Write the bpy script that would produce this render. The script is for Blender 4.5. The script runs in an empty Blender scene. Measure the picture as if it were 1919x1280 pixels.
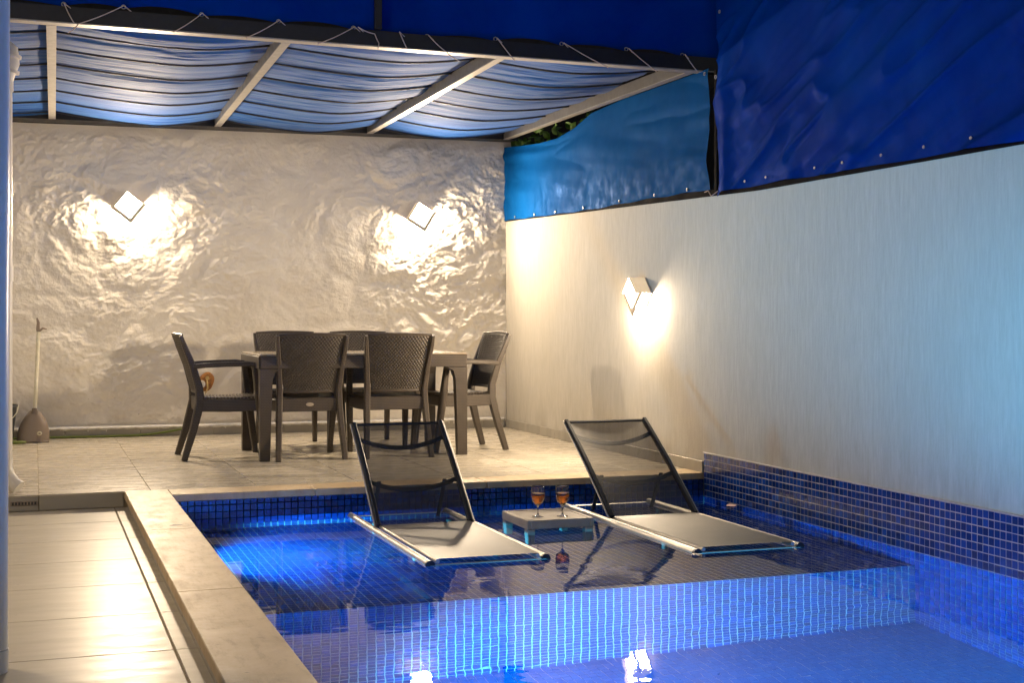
import bpy, math, random
import numpy as np
from mathutils import Vector, Matrix
random.seed(7); rng = np.random.default_rng(7)
S = bpy.context.scene
# ------------------------------------------------------------------ camera, world, exposure
F_PX, YAW, HOR = 2567.3, 0.3363, 594.67          # focal length in photo pixels, yaw to the right, horizon row
cam_d = bpy.data.cameras.new('camera'); cam = bpy.data.objects.new('camera', cam_d)
S.collection.objects.link(cam); S.camera = cam
cam.location = (0, 0, 1.0); cam.rotation_euler = (math.pi/2, 0, -YAW)
cam_d.sensor_width = 36; cam_d.lens = 36*F_PX/1919
cam_d.shift_y = -(640-HOR)/1919
cam_d.clip_start = .05; cam_d.clip_end = 500
W = bpy.data.worlds.new('World'); S.world = W; W.use_nodes = True
wn = W.node_tree; bg = wn.nodes['Background']
sky = wn.nodes.new('ShaderNodeTexSky'); sky.sky_type = 'NISHITA'; sky.sun_disc = False
sky.sun_elevation = math.radians(-3.5); sky.sun_rotation = math.radians(200)
hs_ = wn.nodes.new('ShaderNodeHueSaturation'); hs_.inputs['Saturation'].default_value = .45
wn.links.new(sky.outputs[0], hs_.inputs['Color']); wn.links.new(hs_.outputs[0], bg.inputs[0]); bg.inputs[1].default_value = 2.3
S.view_settings.view_transform = 'Standard'; S.view_settings.look = 'None'
S.view_settings.exposure = 0; S.view_settings.gamma = 1
try: S.view_settings.use_curve_mapping = False
except Exception: pass
S.render.engine = 'CYCLES'
cy = S.cycles
cy.use_denoising = True
cy.max_bounces = 10; cy.transmission_bounces = 8; cy.glossy_bounces = 5; cy.diffuse_bounces = 4; cy.transparent_max_bounces = 12
cy.caustics_reflective = False; cy.caustics_refractive = True; cy.sample_clamp_indirect = 3; cy.sample_clamp_direct = 0
cy.use_light_tree = True

SCONCE_L = (1500.0, 700.0, 430.0)                                  # radiance of the sconce diffusers
POOL_E = (1850.0, 480.0)                             # watts of the two underwater lamps

# ------------------------------------------------------------------ key dimensions (metres)
XL, XO, XR = .736, .494, 4.0706                   # pool left edge, coping outer edge, right wall
YC, YT = 7.897, 8.15                              # pool back edge, back coping's far edge
YF = 2.0                                          # pool front wall
ZW, ZS, ZD = -.147, .127-16*.0391, .127-45*.0391                  # water, shelf, deep floor
YS = 5.67                                         # shelf edge
P = .0391                                         # mosaic pitch
HX = -.95                                         # house wall
def yb(x): return 11.91-.0282*x                   # back wall face

# ------------------------------------------------------------------ object helpers
COL = S.collection
def tag(o, label=None, cat=None, group=None, kind=None):
    if label: o['label'] = label
    if cat: o['category'] = cat
    if group: o['group'] = group
    if kind: o['kind'] = kind
    return o
def empty(name, loc=(0,0,0), rz=0):
    o = bpy.data.objects.new(name, None); COL.objects.link(o); o.location = loc; o.rotation_euler = (0,0,rz)
    o.empty_display_size = .1; return o
def obj_from(name, me, parent=None, loc=None):
    o = bpy.data.objects.new(name, me); COL.objects.link(o)
    if parent: o.parent = parent
    if loc is not None: o.location = loc
    return o
def copy_tree(o, parent=None):
    c = o.copy(); COL.objects.link(c)
    if parent: c.parent = parent
    for k in list(o.children): copy_tree(k, c)
    return c
class MB:
    def __init__(s): s.v = []; s.f = []
    def add(s, vs, fs):
        n = len(s.v); s.v += [tuple(v) for v in vs]; s.f += [tuple(i+n for i in f) for f in fs]; return s
    def box(s, a, b, ch=0):
        x0,y0,z0 = a; x1,y1,z1 = b
        if ch <= 0:
            return s.add([(x0,y0,z0),(x1,y0,z0),(x1,y1,z0),(x0,y1,z0),(x0,y0,z1),(x1,y0,z1),(x1,y1,z1),(x0,y1,z1)],
                  [(0,3,2,1),(4,5,6,7),(0,1,5,4),(1,2,6,5),(2,3,7,6),(3,0,4,7)])
        c = ch; vs = []
        idx = {}
        for sx in (0,1):
            for sy in (0,1):
                for sz in (0,1):
                    X = (x0,x1)[sx]; Y = (y0,y1)[sy]; Z = (z0,z1)[sz]
                    dx = c if sx == 0 else -c; dy = c if sy == 0 else -c; dz = c if sz == 0 else -c
                    for ax, p in (('x',(X,Y+dy,Z+dz)),('y',(X+dx,Y,Z+dz)),('z',(X+dx,Y+dy,Z))):
                        idx[(sx,sy,sz,ax)] = len(vs); vs.append(p)
        fs = []
        def q(ks, out):
            pts = [vs[idx[k]] for k in ks]; ids = [idx[k] for k in ks]
            n = (Vector(pts[1])-Vector(pts[0])).cross(Vector(pts[2])-Vector(pts[1]))
            if n.dot(Vector(out)) < 0: ids.reverse()
            fs.append(tuple(ids))
        for s_ in (0,1):
            o = 2*s_-1
            q([(s_,0,0,'x'),(s_,1,0,'x'),(s_,1,1,'x'),(s_,0,1,'x')], (o,0,0))
            q([(0,s_,0,'y'),(1,s_,0,'y'),(1,s_,1,'y'),(0,s_,1,'y')], (0,o,0))
            q([(0,0,s_,'z'),(1,0,s_,'z'),(1,1,s_,'z'),(0,1,s_,'z')], (0,0,o))
        for a_ in (0,1):
            for b_ in (0,1):
                q([(a_,b_,0,'x'),(a_,b_,1,'x'),(a_,b_,1,'y'),(a_,b_,0,'y')], (2*a_-1,2*b_-1,0))
                q([(a_,0,b_,'x'),(a_,1,b_,'x'),(a_,1,b_,'z'),(a_,0,b_,'z')], (2*a_-1,0,2*b_-1))
                q([(0,a_,b_,'y'),(1,a_,b_,'y'),(1,a_,b_,'z'),(0,a_,b_,'z')], (0,2*a_-1,2*b_-1))
                for c_ in (0,1):
                    q([(a_,b_,c_,'x'),(a_,b_,c_,'y'),(a_,b_,c_,'z')], (2*a_-1,2*b_-1,2*c_-1))
        return s.add(vs, fs)
    def loft(s, rings, closed=True, caps=True):
        n = len(rings[0]); vs = [p for r in rings for p in r]; fs = []
        for i in range(len(rings)-1):
            for j in range(n if closed else n-1):
                k = (j+1) % n
                fs.append((i*n+j, i*n+k, (i+1)*n+k, (i+1)*n+j))
        if caps and closed:
            fs.append(tuple(range(n-1,-1,-1))); fs.append(tuple((len(rings)-1)*n+j for j in range(n)))
        return s.add(vs, fs)
    def tube(s, pts, r, n=12, caps=True):
        pts = [Vector(p) for p in pts]; rs = r if hasattr(r, '__len__') else [r]*len(pts)
        rings = []; up = None
        for i, p in enumerate(pts):
            t = (pts[min(i+1,len(pts)-1)]-pts[max(i-1,0)]).normalized()
            if up is None: up = Vector((0,0,1)) if abs(t.z) < .9 else Vector((1,0,0))
            a = t.cross(up).normalized(); b = a.cross(t).normalized(); up = b
            rings.append([p+a*math.cos(2*math.pi*k/n)*rs[i]+b*math.sin(2*math.pi*k/n)*rs[i] for k in range(n)])
        return s.loft(rings, True, caps)
    def bar(s, pts, sizes, side=(1,0,0), ch=.2):
        """rectangular bar along pts; sizes (w along side, h across); softened corners"""
        pts = [Vector(p) for p in pts]; sd = Vector(side).normalized(); rings = []
        if not hasattr(sizes[0], '__len__'): sizes = [sizes]*len(pts)
        for i, p in enumerate(pts):
            t = (pts[min(i+1,len(pts)-1)]-pts[max(i-1,0)]).normalized()
            b = t.cross(sd).normalized(); w, h = sizes[i][0]/2, sizes[i][1]/2; c = min(w,h)*ch*2
            ring = []
            for (x, y) in ((w-c,-h),(w,-h+c),(w,h-c),(w-c,h),(-w+c,h),(-w,h-c),(-w,-h+c),(-w+c,-h)):
                ring.append(p+sd*x+b*y)
            rings.append(ring)
        return s.loft(rings)
    def lathe(s, prof, n=24, c=(0,0,0), caps=False):
        rings = [[(c[0]+r*math.cos(2*math.pi*k/n), c[1]+r*math.sin(2*math.pi*k/n), c[2]+z) for k in range(n)] for r, z in prof]
        return s.loft(rings, True, caps)
    def grid(s, fn, nu, nv):
        vs = [fn(i/nu, j/nv) for j in range(nv+1) for i in range(nu+1)]
        fs = [(j*(nu+1)+i, j*(nu+1)+i+1, (j+1)*(nu+1)+i+1, (j+1)*(nu+1)+i) for j in range(nv) for i in range(nu)]
        return s.add(vs, fs)
    def mesh(s, name, m, smooth=False, auto=None):
        me = bpy.data.meshes.new(name); me.from_pydata(s.v, [], s.f); me.validate()
        if m: me.materials.append(m)
        fixn(me)
        if smooth:
            for p in me.polygons: p.use_smooth = True
            if auto: me.set_sharp_from_angle(angle=math.radians(auto))
        return me
    def build(s, name, m, parent=None, smooth=False, auto=35, loc=None, **t):
        o = obj_from(name, s.mesh(name, m, smooth, auto), parent, loc)
        if t: tag(o, **t)
        return o
def fixn(me):
    import bmesh
    if len(me.polygons) > 60000: return
    b = bmesh.new(); b.from_mesh(me); bmesh.ops.recalc_face_normals(b, faces=b.faces); b.to_mesh(me); b.free()
def np_mesh(name, V, Fq, m, smooth=False):
    me = bpy.data.meshes.new(name); nv, nf = len(V), len(Fq)
    me.vertices.add(nv); me.vertices.foreach_set('co', np.ascontiguousarray(V, dtype=np.float32).ravel())
    me.loops.add(nf*4); me.loops.foreach_set('vertex_index', np.ascontiguousarray(Fq, dtype=np.int32).ravel())
    me.polygons.add(nf); me.polygons.foreach_set('loop_start', np.arange(0, nf*4, 4, dtype=np.int32))
    me.update(calc_edges=True); me.validate()
    me.polygons.foreach_set('use_smooth', np.full(nf, bool(smooth)))
    me.materials.append(m); return me
def grid_faces(nu, nv):
    i, j = np.meshgrid(np.arange(nu), np.arange(nv)); a = (j*(nu+1)+i).ravel()
    return np.stack([a, a+1, a+nu+2, a+nu+1], 1)
# value noise on arrays
def vnoise(x, y, seed=0):
    r = np.random.default_rng(seed); T = r.random((256, 256))
    xi = np.floor(x).astype(int); yi = np.floor(y).astype(int); fx = x-xi; fy = y-yi
    fx = fx*fx*fx*(fx*(fx*6-15)+10); fy = fy*fy*fy*(fy*(fy*6-15)+10)
    g = lambda a, b: T[a & 255, b & 255]
    return (g(xi,yi)*(1-fx)+g(xi+1,yi)*fx)*(1-fy)+(g(xi,yi+1)*(1-fx)+g(xi+1,yi+1)*fx)*fy-.5
def fbm(x, y, o=4, seed=0, g=.5):
    s = 0; a = 1
    for k in range(o): s = s+a*vnoise(x*2**k+17.3*k, y*2**k+5.1*k, seed+k); a *= g
    return s
# ------------------------------------------------------------------ material helpers
class N:
    def __init__(s, name):
        s.m = bpy.data.materials.new(name); s.m.use_nodes = True; s.t = s.m.node_tree
        s.b = s.t.nodes['Principled BSDF']; s.out = s.t.nodes['Material Output']
    def n(s, ty, **kw):
        nd = s.t.nodes.new(ty)
        for k, v in kw.items():
            if k.startswith('i_'): nd.inputs[k[2:].replace('_',' ')].default_value = v
            else: setattr(nd, k, v)
        return nd
    def l(s, a, b): s.t.links.new(a, b)
    def p(s, **kw):
        for k, v in kw.items(): s.b.inputs[k.replace('_',' ')].default_value = v
        return s
    def coord(s, kind='Object', scale=(1,1,1), rot=(0,0,0)):
        c = s.n('ShaderNodeTexCoord'); mp = s.n('ShaderNodeMapping'); mp.inputs['Scale'].default_value = scale
        mp.inputs['Rotation'].default_value = rot; s.l(c.outputs[kind], mp.inputs[0]); return mp.outputs[0]
    def noise(s, vec, scale=5, detail=5, rough=.55, dist=0):
        nd = s.n('ShaderNodeTexNoise'); nd.inputs['Scale'].default_value = scale; nd.inputs['Detail'].default_value = detail
        nd.inputs['Roughness'].default_value = rough; nd.inputs['Distortion'].default_value = dist
        s.l(vec, nd.inputs['Vector']); return nd.outputs['Fac']
    def ramp(s, fac, stops):
        r = s.n('ShaderNodeValToRGB'); e = r.color_ramp.elements
        while len(e) < len(stops): e.new(.5)
        for k, (pos, c) in enumerate(stops):
            e[k].position = pos; e[k].color = (*c, 1) if len(c) == 3 else c
        s.l(fac, r.inputs[0]); return r.outputs[0]
    def mix(s, fac, a, b, mode='MIX'):
        nd = s.n('ShaderNodeMix', data_type='RGBA', blend_type=mode)
        for sock, v in ((nd.inputs[0], fac), (nd.inputs[6], a), (nd.inputs[7], b)):
            if isinstance(v, (int, float)): sock.default_value = v
            elif isinstance(v, tuple): sock.default_value = (*v, 1)
            else: s.l(v, sock)
        return nd.outputs[2]
    def math(s, op, a, b=None):
        nd = s.n('ShaderNodeMath', operation=op)
        for sock, v in zip(nd.inputs, (a, b)):
            if v is None: continue
            if isinstance(v, (int, float)): sock.default_value = v
            else: s.l(v, sock)
        return nd.outputs[0]
    def bump(s, h, strength=.3, dist=.01, prev=None):
        nd = s.n('ShaderNodeBump'); nd.inputs['Strength'].default_value = strength; nd.inputs['Distance'].default_value = dist
        s.l(h, nd.inputs['Height'])
        if prev is not None: s.l(prev, nd.inputs['Normal'])
        return nd.outputs[0]
    def set(s, base=None, rough=None, normal=None):
        if base is not None: s.l(base, s.b.inputs['Base Color'])
        if rough is not None: s.l(rough, s.b.inputs['Roughness'])
        if normal is not None: s.l(normal, s.b.inputs['Normal'])
        return s.m
def simple(name, col, rough=.5, metal=0, var=.12, bump=.15, scale=30):
    a = N(name); a.p(Roughness=rough, Metallic=metal); v = a.coord()
    f = a.noise(v, scale, 5); c1 = tuple(c*(1-var) for c in col); c2 = tuple(min(1,c*(1+var)) for c in col)
    r = a.ramp(f, [(.3,c1),(.7,c2)]); f2 = a.noise(v, scale*5, 3)
    rr = a.ramp(a.noise(v, scale*.4, 4), [(.3,(rough*.85,)*3),(.7,(min(1,rough*1.15),)*3)])
    return a.set(r, rr, a.bump(f2, bump, .002))

# back wall plaster: painted white over rough stone
a = N('whitewashed_stone'); a.p(Roughness=.9, **{'Specular IOR Level':.08})
v = a.coord(); f = a.noise(v, 2.2, 6, .6); f2 = a.noise(v, 9, 6, .65, .6); f3 = a.noise(v, 60, 5, .6)
c = a.ramp(f, [(.3,(.72,.67,.59)),(.65,(.83,.79,.71))])
spots = a.ramp(a.noise(v, 26, 2, .5), [(.735,(0,0,0)),(.77,(1,1,1))])
low = a.n('ShaderNodeSeparateXYZ'); a.l(v, low.inputs[0])
lowm = a.ramp(low.outputs[2], [(.0,(1,1,1)),(.9,(0,0,0))])
c = a.mix(a.math('MULTIPLY', spots, a.math('MULTIPLY', lowm, .8)), c, (.14,.09,.05))
rust = a.ramp(a.noise(v, 5, 5, .6), [(.58,(0,0,0)),(.75,(1,1,1))])
c = a.mix(a.math('MULTIPLY', rust, a.math('MULTIPLY', lowm, .35)), c, (.42,.32,.2))
M_stone = a.set(c, None, a.bump(f3, .6, .005, a.bump(f2, .45, .010)))
# right wall: brushed render, vertical streaks
a = N('brushed_render'); a.p(Roughness=.8, **{'Specular IOR Level':.25})
v = a.coord('Object', (1,10,1.2)); v0 = a.coord()
f = a.noise(v, 6, 7, .65); f2 = a.noise(a.coord('Object', (1,5,.8)), 2, 5); f3 = a.noise(v0, 80, 4)
c = a.ramp(f, [(.25,(.38,.355,.31)),(.5,(.435,.41,.365)),(.75,(.49,.465,.42))])
gz_ = a.n('ShaderNodeSeparateXYZ'); a.l(v0, gz_.inputs[0])
gr_ = a.math('MULTIPLY', a.ramp(gz_.outputs[2], [(.10,(.55,)*3),(.45,(0,0,0))]), a.ramp(a.noise(a.coord('Object', (1,3,1)), 3, 6, .65), [(.42,(0,0,0)),(.62,(1,1,1))]))
c = a.mix(gr_, c, (.30,.27,.22))
c = a.mix(a.ramp(a.noise(v0, .9, 5, .6, .5), [(.4,(0,0,0)),(.7,(.30,.30,.30))]), c, (.36,.345,.31))
c = a.mix(a.ramp(f2, [(.48,(0,0,0)),(.75,(.3,.3,.3))]), c, (.38,.37,.33))
M_render = a.set(c, None, a.bump(f3, .3, .003, a.bump(f, .13, .005)))
# plain house render
M_house = simple('house_render', (.62,.60,.56), .8)
# floor tiles: greige marble-look porcelain
def tile_mat(name, c1, c2, c3, rough, sx=1.0, sc=.2):
    a = N(name); a.b.inputs['Specular IOR Level'].default_value = .32; oi = a.n('ShaderNodeObjectInfo')
    vc = a.n('ShaderNodeVectorMath', operation='ADD'); a.l(a.coord('Object', (sx,6,1)), vc.inputs[0])
    cx = a.n('ShaderNodeCombineXYZ'); m = a.math('MULTIPLY', oi.outputs['Random'], 37); a.l(m, cx.inputs[0]); a.l(m, cx.inputs[2]); a.l(cx.outputs[0], vc.inputs[1])
    f = a.noise(vc.outputs[0], 1.3, 4, .5, .8); g = a.noise(a.coord('Object', (1,2.5,1)), 7, 7, .7, .5)
    c = a.ramp(f, [(.28,c1),(.5,c2),(.72,c3)])
    scuff = a.ramp(g, [(.60,(0,0,0)),(.72,(sc,)*3)]); c = a.mix(scuff, c, tuple(k*.55 for k in c1))
    r = a.ramp(a.noise(a.coord('Object', (1,3,1)), 4, 6, .7), [(.3,(rough*.8,)*3),(.7,(rough*1.4,)*3)])
    return a.set(c, r, a.bump(a.noise(a.coord(), 14, 5, .6), .03, .003))
M_tile = tile_mat('porcelain_floor_tile', (.43,.385,.31), (.455,.41,.33), (.475,.43,.35), .25, 1.0, .05)
M_walk = tile_mat('porcelain_walkway_tile', (.37,.335,.27), (.41,.37,.30), (.44,.40,.325), .33)
M_walk.node_tree.nodes['Principled BSDF'].inputs['Specular IOR Level'].default_value = .14
M_grout = simple('floor_grout', (.30,.25,.17), .9)
M_riser = tile_mat('riser_tile', (.26,.24,.21), (.31,.29,.25), (.36,.33,.29), .3)
# travertine coping
a = N('coping_stone'); a.p(Roughness=.5)
v = a.coord('Object', (1,1,1)); f = a.noise(v, 3, 7, .65, .5); g = a.noise(a.coord('Object', (6,1.5,1)), 4, 6, .7); h = a.noise(a.coord('Object',(1.3,4,1)), 9, 5, .6)
c = a.ramp(f, [(.36,(.40,.285,.155)),(.5,(.50,.375,.22)),(.7,(.58,.46,.30))])
c = a.mix(a.ramp(g, [(.52,(0,0,0)),(.7,(.5,.5,.5))]), c, (.28,.21,.14))
c = a.mix(a.ramp(h, [(.66,(0,0,0)),(.70,(.75,.75,.75))]), c, (.12,.085,.05))
M_coping = a.set(c, a.ramp(g, [(.3,(.35,)*3),(.7,(.6,)*3)]), a.bump(a.noise(v, 40, 6, .7), .3, .003, a.bump(h, .2, .003)))
# mosaic
a = N('cobalt_glass_mosaic'); a.p(Roughness=.13, **{'IOR':1.5})
oi = a.n('ShaderNodeObjectInfo'); ge = a.n('ShaderNodeNewGeometry')
r = a.math('FRACT', a.math('ADD', oi.outputs['Random'], ge.outputs['Random Per Island']))
c = a.ramp(r, [(0,(.002,.022,.13)),(.5,(.003,.036,.21)),(.85,(.004,.048,.27)),(1,(.008,.07,.34))])
M_mosaic = a.set(c, a.ramp(r, [(0,(.1,)*3),(1,(.2,)*3)]), a.bump(a.noise(a.coord(), 25, 3), .03, .002))
M_mgrout = simple('mosaic_grout', (.50,.49,.49), .85)
# water
a = N('pool_water'); a.p(Roughness=0.012, IOR=1.333); a.b.inputs['Transmission Weight'].default_value = 1
a.b.inputs['Base Color'].default_value = (.80,.96,1,1)
v = a.coord('Object', (1,1,1)); w1 = a.noise(a.coord('Object',(.7,1.5,1)), 3.2, 2, .4, .3); w2 = a.noise(a.coord('Object',(1.6,1,1)), 8, 1, .4)
sep = a.n('ShaderNodeSeparateXYZ'); a.l(v, sep.inputs[0])
M_water = a.set(None, None, a.bump(w2, .014, .01, a.bump(w1, .05, .03)))
# blue tarpaulin
def tarp_mat(name, c1, c2, rough=.6):
    a = N(name); a.p(Roughness=rough, **{'Specular IOR Level':0.0, 'Metallic':.15}); v = a.coord()
    f = a.noise(v, 1.4, 5, .6, .4); c = a.ramp(f, [(.3,c1),(.7,c2)])
    wv = a.n('ShaderNodeTexWave', wave_type='BANDS', bands_direction='Z'); wv.inputs['Scale'].default_value = 90; a.l(v, wv.inputs[0])
    g = a.noise(v, 35, 6, .7)
    return a.set(c, a.ramp(a.noise(v, 9, 6, .7), [(.3,(rough*.7,)*3),(.7,(rough*1.4,)*3)]), a.bump(g, .10, .004, a.bump(wv.outputs['Fac'], .05, .001)))
M_tarp = tarp_mat('blue_tarpaulin', (.0008,.019,.20), (.0010,.042,.32))
M_tarp2 = tarp_mat('light_blue_tarpaulin', (.002,.052,.20), (.003,.075,.27), .62)
# canopy fabric (blue woven shade cloth, slightly glossy)
a = N('shade_cloth'); a.p(Roughness=.7, Metallic=.05); a.b.inputs['Specular IOR Level'].default_value = .05
a.b.inputs['Sheen Weight'].default_value = .1; a.b.inputs['Sheen Roughness'].default_value = .4
v = a.coord('Object', (.8,6,1)); f = a.noise(v, 2.5, 6, .65); g = a.noise(a.coord(), 120, 3, .6)
c = a.ramp(f, [(.32,(.003,.045,.22)),(.5,(.008,.075,.30)),(.68,(.035,.11,.29))])
c = a.mix(a.ramp(g, [(.45,(0,0,0)),(.7,(.3,.3,.3))]), c, (.03,.07,.14))
M_cloth = a.set(c, None, a.bump(g, .35, .003))
M_alu = simple('pale_aluminium', (.34,.32,.29), .42, .35)
M_alud = simple('dark_aluminium_beam', (.018,.018,.021), .45, .2)
M_alur = simple('rafter_aluminium', (.11,.108,.105), .42, .3)
M_batten = simple('batten_black', (.02,.022,.03), .6)
M_rope = simple('jute_rope', (.55,.45,.38), .9)
M_eye = simple('zinc_eyelet', (.35,.35,.38), .5, .6)
M_gap = simple('matte_black', (.010,.010,.012), .95); M_gap.node_tree.nodes['Principled BSDF'].inputs['Specular IOR Level'].default_value = .05  # matte black: shade of the wall-top gap, also the corner post
M_pvc = simple('white_pvc', (.62,.59,.54), .4, 0, .1, .1, 8)
M_pvcb = simple('white_painted_pipe', (.82,.82,.84), .3, 0, .05, .1, 6)
# woven resin
a = N('woven_resin'); a.p(Roughness=.42); v = a.coord()
sp = a.n('ShaderNodeSeparateXYZ'); a.l(v, sp.inputs[0]); cb = a.n('ShaderNodeCombineXYZ')
a.l(a.math('ADD', sp.outputs[0], sp.outputs[1]), cb.inputs[0]); a.l(sp.outputs[2], cb.inputs[1])
bk = a.n('ShaderNodeTexBrick', offset=.5); bk.inputs['Scale'].default_value = 1; bk.inputs['Brick Width'].default_value = .022; bk.inputs['Row Height'].default_value = .011
bk.inputs['Mortar Size'].default_value = .0028; bk.inputs['Mortar Smooth'].default_value = 1; a.l(cb.outputs[0], bk.inputs['Vector'])
c = a.ramp(a.noise(v, 12, 4), [(.3,(.058,.046,.036)),(.7,(.085,.068,.053))])
c = a.mix(bk.outputs['Fac'], c, (.022,.017,.013))
M_weave = a.set(c, None, a.bump(bk.outputs['Fac'], -.6, .004))
M_resin = simple('brown_resin', (.055,.043,.034), .38, 0, .15, .1, 20)
a = N('table_top_resin'); a.p(Roughness=.2)
M_top = a.set(a.ramp(a.noise(a.coord(), 8, 5), [(.3,(.22,.18,.13)),(.7,(.30,.25,.18))]), a.ramp(a.noise(a.coord(), 20, 5), [(.3,(.15,)*3),(.7,(.3,)*3)]), None)
# sling mesh
def sling(name, col, alpha, rough):
    a = N(name); a.p(Roughness=rough); v = a.coord()
    c = a.ramp(a.noise(v, 6, 5), [(.3,tuple(k*.85 for k in col)),(.7,tuple(k*1.15 for k in col))])
    a.set(c, None, a.bump(a.noise(v, 250, 2), .2, .002))
    a.b.inputs['Alpha'].default_value = alpha; return a.m
M_slingb = sling('black_sling_mesh', (.024,.024,.028), .74, .6)
M_slings = sling('grey_sling_mesh', (.058,.056,.051), .97, .42)
M_black = simple('anthracite_frame', (.018,.019,.024), .4, .2)
M_silver = simple('brushed_aluminium', (.55,.52,.47), .48, .6, .08, .1, 15)
M_plw = simple('taupe_plastic', (.33,.285,.235), .5, 0, .1, .12, 20)
a = N('clear_glass'); a.p(Roughness=0, IOR=1.45); a.b.inputs['Transmission Weight'].default_value = 1; M_glass = a.m
a = N('rose_wine'); a.p(Roughness=0, IOR=1.33); a.b.inputs['Transmission Weight'].default_value = 1; a.b.inputs['Base Color'].default_value = (.95,.30,.035,1); M_wine = a.m
M_dust = simple('taupe_dustpan', (.27,.215,.17), .35, 0, .06, .08, 10)
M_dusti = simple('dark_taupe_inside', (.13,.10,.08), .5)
M_cream = simple('cream_tube', (.72,.68,.52), .4)
M_hose = simple('green_garden_hose', (.13,.17,.03), .4)
M_rust = simple('rusty_metal', (.28,.12,.03), .75, 0, .5, .6, 60)
M_brass = simple('aged_brass', (.50,.36,.16), .4, .6)
M_bucket = simple('dark_grey_plastic', (.05,.055,.06), .5)
M_leaf = simple('vine_leaf', (.07,.16,.015), .5, 0, .5, .2, 12)
M_soil = simple('dry_earth', (.06,.05,.04), .95, 0, .3, .5, 3)
M_dark = simple('dark_masonry', (.022,.018,.016), .9)
M_brick = simple('red_brick', (.22,.09,.045), .9, 0, .4)
M_petal = simple('pale_petal', (.75,.50,.42), .6)
def lampmat(n, L):
    a = N(n); e = a.n('ShaderNodeEmission'); e.inputs[0].default_value = (1,.78,.53,1); e.inputs[1].default_value = L
    a.l(e.outputs[0], a.out.inputs[0]); return a.m
M_lamp = lampmat('lamp_front_diffuser', SCONCE_L[0]); M_lampd = lampmat('lamp_wall_wash', SCONCE_L[1]); M_lamps = lampmat('lamp_side_diffuser', SCONCE_L[2])
a = N('brick_glow'); e = a.n('ShaderNodeEmission'); e.inputs[0].default_value = (1,.4,.12,1); e.inputs[1].default_value = .12  # dim glow added to brighten brown brick, no window there
a.l(e.outputs[0], a.out.inputs[0]); M_glow = a.m
M_cap = simple('sconce_enamel', (.62,.55,.44), .4)
M_capg = simple('glowing_cap', (.62,.55,.44), .4); M_capg.node_tree.nodes['Principled BSDF'].inputs['Emission Color'].default_value = (1,.72,.42,1); M_capg.node_tree.nodes['Principled BSDF'].inputs['Emission Strength'].default_value = .6  # emission puts the light falling on the opaque cap into its material

# ------------------------------------------------------------------ SETTING
# ground around the plot (frame-shaped, leaves room for the pool)
g = MB()
for (x0,y0,x1,y1) in ((-150,-150,150,YF-.3),(-150,12.2,150,150),(-150,YF-.3,HX-.2,12.2),(XR+.3,YF-.3,150,12.2)):
    g.add([(x0,y0,-.35),(x1,y0,-.35),(x1,y1,-.35),(x0,y1,-.35)], [(0,1,2,3)])
g.build('ground', M_soil, kind='structure', label='dark earth ground beyond the walls')

# terrace slab + tiles
tf = MB().box((HX,YT+.02,-.3),(XR,12.0,-.003)).build('terrace_floor', M_grout, kind='structure', label='terrace floor laid with greige stone-look tiles')
def tile_obj(w, l, name, m, th=.012, ch=.0015):
    return MB().box((-w/2,-l/2,-th),(w/2,l/2,0), ch).mesh(name, m)
me_t = tile_obj(.605, 1.215, 'tile', M_tile); cache = {}
def clipped(w, l, m, nm='tile'):
    k = (round(w,3), round(l,3), nm, m.name)
    if k not in cache: cache[k] = tile_obj(w, l, nm, m)
    return cache[k]
xs = [HX, -.58, .03] + [.03+.61*k for k in range(1,7)] + [XR]
for i in range(len(xs)-1):
    y0 = YT
    for y1 in ((YT+.60, YT+1.82, YT+3.04, 11.96) if i % 2 else (YT+1.22, YT+2.44, YT+3.66, 11.96)):
        w, l = xs[i+1]-xs[i]-.0032, y1-y0-.0032
        if w > .02 and l > .02:
            o = obj_from('tile', clipped(w, l, M_tile), tf, ((xs[i]+xs[i+1])/2, (y0+y1)/2, 0))
        y0 = y1
# riser of the terrace above the walkway
for i in range(3):
    x0 = xs[i] if i else HX; x1 = min(xs[i+1], XO-.001)
    obj_from('riser_tile', MB().box((x0+.0025,YT+.004,-.088),(x1-.0025,YT+.0195,-.0125), .001).mesh('riser_tile', M_riser), tf)
None and obj_from('riser_tile', MB().box((xs[2]+.0025,YT+.004,-.088),(XO+.02,YT+.0195,-.0125), .001).mesh('riser_tile', M_riser), tf)
# small slotted overflow grille in the riser
gr = empty('overflow_grille', (-.05, YT-.0, -.045)); tag(gr, 'tiny dark slotted grille in the terrace step beside the big white pipe', 'grille')
MB().box((-.07,-.004,-.012),(.075,.003,.012), .002).build('frame', M_dust, gr)
for k in range(8):
    MB().box((-.062+k*.017,-.006,-.008),(-.052+k*.017,-.0045,.008)).build('slot', M_black, gr)
# walkway
wf = MB().box((HX,-1,-.35),(XO+.03,YT+.02,-.093)).build('walkway', M_grout, kind='structure', label='walkway of long grey-beige tiles beside the pool kerb')
yy = 8.2
while yy > -1:
    y1 = yy; y0 = yy-.6
    for (x0, x1) in ((HX, .03-.28), (.03-.28, .437), (.441, XO+.02)):
        l = min(y1, YT)-y0-.005
        obj_from('tile', clipped(x1-x0-.004, l, M_walk), wf, ((x0+x1)/2, (y0+min(y1,YT))/2, -.09))
    yy -= .6
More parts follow.
